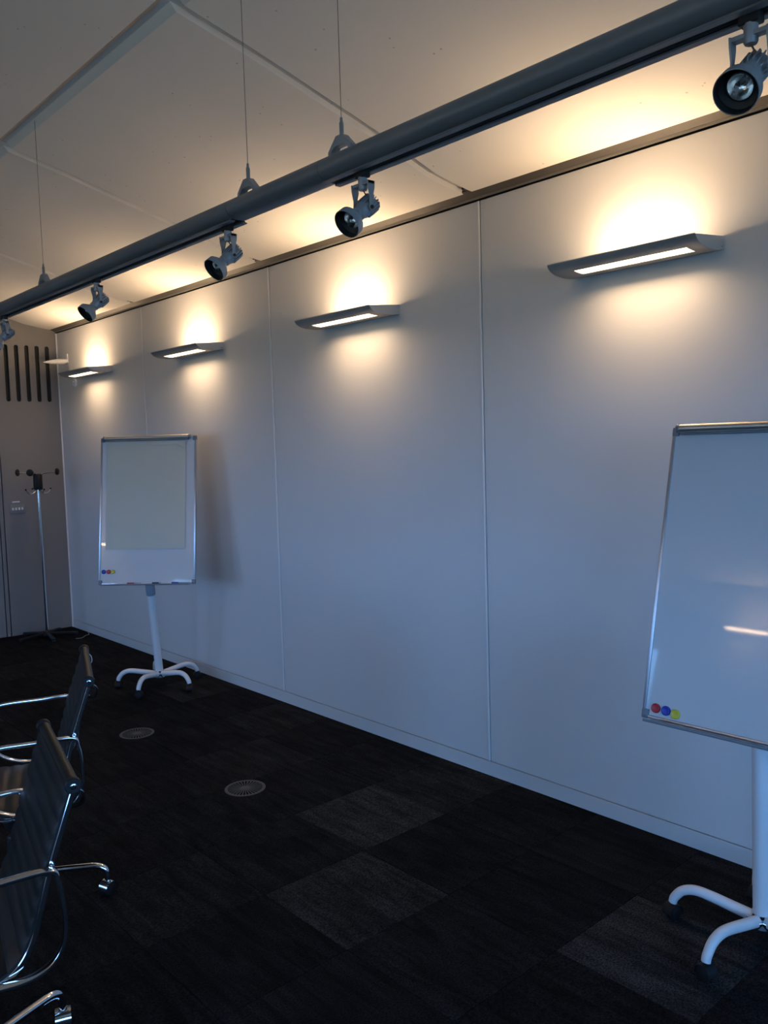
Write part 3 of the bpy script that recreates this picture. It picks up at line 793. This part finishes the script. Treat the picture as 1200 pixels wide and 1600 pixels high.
# marker pens in the far tray
for (u, m, cap, lb) in ((-.15, 'whitepaint', 'red', 'red capped'), (.03, 'whitepaint', 'railblack', 'black capped'), (.170, 'whitepaint', 'blue', 'blue capped')):
    t = thing('marker_pen', '%s white marker pen in the tray of the far flip chart' % lb, 'marker', group='marker pens in the far tray')
    t.matrix_world = board_matrix(wF(u, .0055, .030), rF, uF, nF)
    lathe('barrel', [(.001, -.055), (.0065, -.054), (.0072, -.050), (.0072, .026), (.001, .026)], m, t, 14, (0, 0, 0), (1, 0, 0))
    lathe('cap', [(.001, .022), (.0076, .022), (.0076, .062), (.006, .068), (.001, .068)], cap, t, 14, (0, 0, 0), (1, 0, 0))

# ------------------------------------------------------------------ coat stand
rk = thing('coat_stand', 'chrome coat stand with black round pegs and black star base in the corner', 'coat stand', (-.368, 8.0, 0))
lathe('pole', [(.001, .035), (.0145, .035), (.0145, .86), (.0165, .862), (.0165, .872), (.0125, .874), (.0125, 1.42), (.001, 1.42)], 'chrome', rk, 20)
lathe('head', [(.001, 1.400), (.036, 1.400), (.040, 1.406), (.040, 1.538), (.034, 1.547), (.001, 1.549)], 'blackmetal', rk, 28)
for k in range(4):
    a = math.radians(230.5) + k * PI / 2; c, s = math.cos(a), math.sin(a)
    if k != 2: pg = tube('peg', [(.02 * c, .02 * s, 1.535), (.06 * c, .06 * s, 1.553), (.178 * c, .178 * s, 1.562)], .0055, 'chrome', rk, 10)
    if k != 2: lathe('peg_disc', [(.001, .172), (.029, .172), (.032, .178), (.031, .188), (.022, .196), (.001, .199)], 'blackmetal', pg, 24, (0, 0, 1.5625), (c, s, 0))
    a += PI / 4; c, s = math.cos(a), math.sin(a)
    hk = tube('hook', smooth_path([(.010 * c, .010 * s, 1.415), (.028 * c, .028 * s, 1.388), (.058 * c, .058 * s, 1.366), (.092 * c, .092 * s, 1.372), (.118 * c, .118 * s, 1.402)], 5), .0048, 'chrome', rk, 8)
    lathe('hook_ball', [(.001, -.009), (.006, -.007), (.009, 0), (.006, .007), (.001, .009)], 'blackmetal', hk, 12, (.118 * c, .118 * s, 1.404))
lathe('base_hub', [(.001, .020), (.045, .020), (.050, .026), (.050, .044), (.030, .060), (.001, .062)], 'blackmetal', rk, 28)
for k in range(5):
    a = math.radians(190) + 2 * PI * k / 5; c, s = math.cos(a), math.sin(a)
    lg = tube('leg', [(.02 * c, .02 * s, .040), (.15 * c, .15 * s, .036), (.275 * c, .275 * s, .026)], 1, 'blackmetal', rk, 12, flat=(.017, .009))
    lathe('glide', [(.001, 0), (.013, 0), (.013, .010), (.007, .014), (.007, .022), (.001, .022)], 'chrome', lg, 14, (.258 * c, .258 * s, 0))
cb = tube('floor_cable', smooth_path([(-.016, 7.90, .004), (-.05, 7.80, .004), (-.09, 7.78, .004), (-.16, 7.70, .004), (-.21, 7.72, .004)], 6), .0035, 'cable', None, 8)
tag(cb, 'short pale cable lying on the carpet near the room corner', 'cable')

# ------------------------------------------------------------------ switch panel on the back wall
sw = thing('switch_panel', 'grey switch panel with four small pale buttons on the back wall', 'switch', (-.468, YB, 1.217))
box('plate', -.070, .070, -.009, -.0005, -.042, .042, 'door', sw, .003, 2)
for k in range(4):
    x = -.043 + .0285 * k
    box('button', x - .0085, x + .0085, -.013, -.0085, -.012, .012, 'white_plastic', sw, .002, 2)
box('label_strip', -.045, .025, -.003, -.0005, .060, .072, 'white_plastic', sw, .001)

# ------------------------------------------------------------------ round floor air outlets
def floor_vent(x, y, label):
    t = thing('floor_vent', label, 'floor vent', (x, y, 0), group='round floor vents in the carpet')
    lathe('rim', [(.088, .0005), (.103, .0005), (.103, .0016), (.099, .0024), (.090, .0024), (.088, .0018)], 'vent', t, 48, closed=True)
    lathe('well_shade_disc', [(.001, .0002), (.0885, .0002), (.0885, .0007), (.001, .0007)], 'black', t, 40)  # flat black disc: the shade of an open well put into the colour
    lathe('centre_boss', [(.001, .0006), (.026, .0006), (.026, .0016), (.022, .0022), (.001, .0022)], 'vent', t, 28)
    V, F = [], []
    n = 30
    for k in range(n):
        a = 2 * PI * k / n; c, s = math.cos(a), math.sin(a); b = len(V)
        for (r, hw) in ((.024, .0016), (.090, .0036)):
            for q in (-hw, hw):
                for z in (.0008, .0016): V.append((r * c - q * s, r * s + q * c, z))
        F += [(b + 1, b + 3, b + 7, b + 5), (b, b + 4, b + 6, b + 2), (b, b + 1, b + 5, b + 4), (b + 2, b + 6, b + 7, b + 3)]
    poly('radial_blades', V, F, 'vent', t)
    return t
floor_vent(-.988, 3.598, 'nearer round slotted floor vent, beside the lighter carpet tile')
floor_vent(-1.000, 4.797, 'farther round slotted floor vent, close to the black chair backs')

# ------------------------------------------------------------------ office chairs
def make_chair(label, hub, rz, leg_ang):
    """local frame: +x forward, origin on the floor under the column; s (from the arm joint) = x + .225"""
    t = thing('office_chair', label, 'office chair', (hub[0], hub[1], 0), rz, 'black leather office chairs')
    X = lambda s: s - .225
    prof = smooth_path([(X(-.066), 0, .896), (X(-.034), 0, .805), (X(0), 0, .705), (X(.030), 0, .600), (X(.056), 0, .520), (X(.095), 0, .468), (X(.155), 0, .446), (X(.26), 0, .446), (X(.38), 0, .458), (X(.445), 0, .462), (X(.475), 0, .440), (X(.470), 0, .415)], 8)
    nb = 8 * 4 + 3                     # where back turns into seat
    def normal(i):
        a = prof[max(0, i - 1)]; b = prof[min(len(prof) - 1, i + 1)]; d = (b - a).normalized()
        return Vector((-d.z, 0, d.x)) * -1 if False else Vector((-d.z, 0, d.x))
    # arc length for the ribs
    al = [0.0]
    for i in range(1, len(prof)): al.append(al[-1] + (prof[i] - prof[i - 1]).length)
    def sling(name, i0, i1, hw):
        # resample finely so each sewn rib is a real swelling
        V, F = [], []; st = []
        L0, L1 = al[i0], al[i1]; N = max(8, int((L1 - L0) / .008))
        for k in range(N + 1):
            L = L0 + (L1 - L0) * k / N
            i = max(j for j in range(len(al)) if al[j] <= L + 1e-9); i = min(i, len(al) - 2)
            f = (L - al[i]) / (al[i + 1] - al[i])
            p = prof[i].lerp(prof[i + 1], f); nn = normal(i).lerp(normal(i + 1), f).normalized()
            rib = abs(math.sin(PI * L / .047)) ** .5
            st.append((p, nn, .004 + .0065 * rib))
        cols = [-1, -.96, -.6, -.2, .2, .6, .96, 1]
        nc_ = len(cols)
        for sgn in (1, -1):
            for (p, nn, h) in st:
                for c in cols:
                    e = h * (.35 if abs(c) == 1 else 1)
                    q = p + nn * (e * sgn); V.append((q.x, c * hw, q.z))
        m = nc_ * len(st)
        for r in range(len(st) - 1):
            for c in range(nc_ - 1):
                a = r * nc_ + c; qd = (a, a + 1, a + nc_ + 1, a + nc_)
                F.append(qd); F.append(tuple(m + z for z in qd[::-1]))
            a = r * nc_; F.append((a, a + nc_, m + a + nc_, m + a)); a += nc_ - 1; F.append((a, m + a, m + a + nc_, a + nc_))
        for c in range(nc_ - 1):
            F.append((c, m + c, m + c + 1, c + 1)); a = (len(st) - 1) * nc_ + c; F.append((a, a + 1, m + a + 1, m + a))
        return poly(name, V, F, 'leather', t, True)
    bk = sling('backrest', 0, nb, .259)
    sling('seat', nb, len(prof) - 1, .259)
    # rolled top edge of the back
    tube('top_roll', [(X(-.070), -.250, .898), (X(-.070), .250, .898)], .0165, 'leather', bk, 18)
    for s in (-1, 1):
        y = s * .262
        rl = link_obj('side_rail', tube_mesh('side_rail', [(p.x - normal(i).x * .009, y, p.z - normal(i).z * .009) for i, p in enumerate(prof[:-6])], 1, 10, flat=(.0045, .0075), nrm=(0, 1, 0)), 'chrome', t, True)
        pv = lathe('pivot_cap', [(.001, -.010), (.018, -.010), (.0205, -.006), (.0205, .007), (.018, .010), (.001, .010)], 'blackmetal', rl, 24, (X(-.069), y + s * .004, .898), (0, s, 0))
        lathe('screw', [(.001, .009), (.0078, .009), (.0078, .0118), (.006, .0128), (.001, .0128)], 'chrome', rl, 16, (X(-.069), y + s * .004, .898), (0, s, 0))
        for d in ((1, .25), (.25, 1)):
            box('screw_slot', X(-.069) - .005 * d[0], X(-.069) + .005 * d[0], y + s * .0168, y + s * .0175, .898 - .005 * d[1], .898 + .005 * d[1], 'blackmetal', rl)
        lp = [(.0, .705), (.12, .704), (.23, .704), (.29, .694), (.325, .655), (.322, .580), (.285, .500), (.21, .458), (.124, .446), (.053, .448), (.005, .470), (-.022, .510), (-.030, .560), (-.028, .620), (-.020, .672)]
        pth = smooth_path([(X(a), s * .284, b) for a, b in lp], 5, True)
        link_obj('armrest', tube_mesh('armrest', pth, 1, 12, True, flat=(.0135, .0065), nrm=(0, 1, 0)), 'chrome', t, True)
        box('arm_bolt', X(-.004), X(.010), s * .262 - .012, s * .262 + .022, .690, .700, 'chrome', t, .002)
        box('arm_bolt', X(.120), X(.150), s * .262 - .012, s * .262 + .022, .440, .450, 'chrome', t, .002)
    # curved handle bar behind the back
    hp = [(X(-.078), .258, .884), (X(-.092), .254, .870), (X(-.094), .249, .850), (X(-.084), .240, .835), (X(-.068), .220, .829), (X(-.062), .16, .828), (X(-.062), .06, .827)]
    hp = hp + [(a, -b, c) for a, b, c in hp[::-1]]
    link_obj('back_handle', tube_mesh('back_handle', smooth_path(hp, 5), 1, 10, flat=(.0055, .0042)), 'chrome', t, True)
    # under-seat spreader and tilt housing
    link_obj('seat_spreader', tube_mesh('seat_spreader', smooth_path([(X(.15), -.262, .440), (X(.2), -.16, .405), (X(.225), 0, .392), (X(.2), .16, .405), (X(.15), .262, .440)], 6), .011, 12), 'chrome', t, True)
    lathe('tilt_housing', [(.001, .30), (.030, .30), (.040, .33), (.058, .385), (.050, .405), (.001, .407)], 'blackmetal', t, 24)
    lathe('gas_lift', [(.001, .20), (.0145, .20), (.0145, .31), (.001, .31)], 'chrome', t, 18)
    lathe('column_sleeve', [(.001, .145), (.024, .145), (.027, .150), (.027, .265), (.024, .270), (.001, .270)], 'blackmetal', t, 24)
    lathe('base_hub', [(.001, .075), (.030, .075), (.034, .085), (.034, .132), (.029, .146), (.001, .146)], 'chrome', t, 24)
    for k in range(4):
        a = leg_ang + PI * k / 2; c, s = math.cos(a), math.sin(a)
        pth = smooth_path([(.02 * c, .02 * s, .112), (.12 * c, .12 * s, .116), (.24 * c, .24 * s, .118), (.295 * c, .295 * s, .117), (.325 * c, .325 * s, .104), (.335 * c, .335 * s, .078), (.336 * c, .336 * s, .062)], 5)
        link_obj('leg', tube_mesh('leg', pth, .0125, 14), 'chrome', t, True)
        twin_caster(t, (.336 * c, .336 * s), a + .9 + .5 * k, True, .026)
    return t
def chair_at(label, C, ang_deg, leg_deg):
    a = math.radians(ang_deg); F = (-math.cos(a), math.sin(a))
    make_chair(label, (C[0] + .225 * F[0], C[1] + .225 * F[1]), math.atan2(F[1], F[0]), math.radians(leg_deg))
chair_at('farther black leather chair with chrome arms, its back nearer the flip chart', (-1.9917, 3.2194), 20.53, 165.8)
chair_at('nearer black leather chair with chrome arms, cut off by the left edge', (-2.4473, 2.3159), 12.7, 211.0)
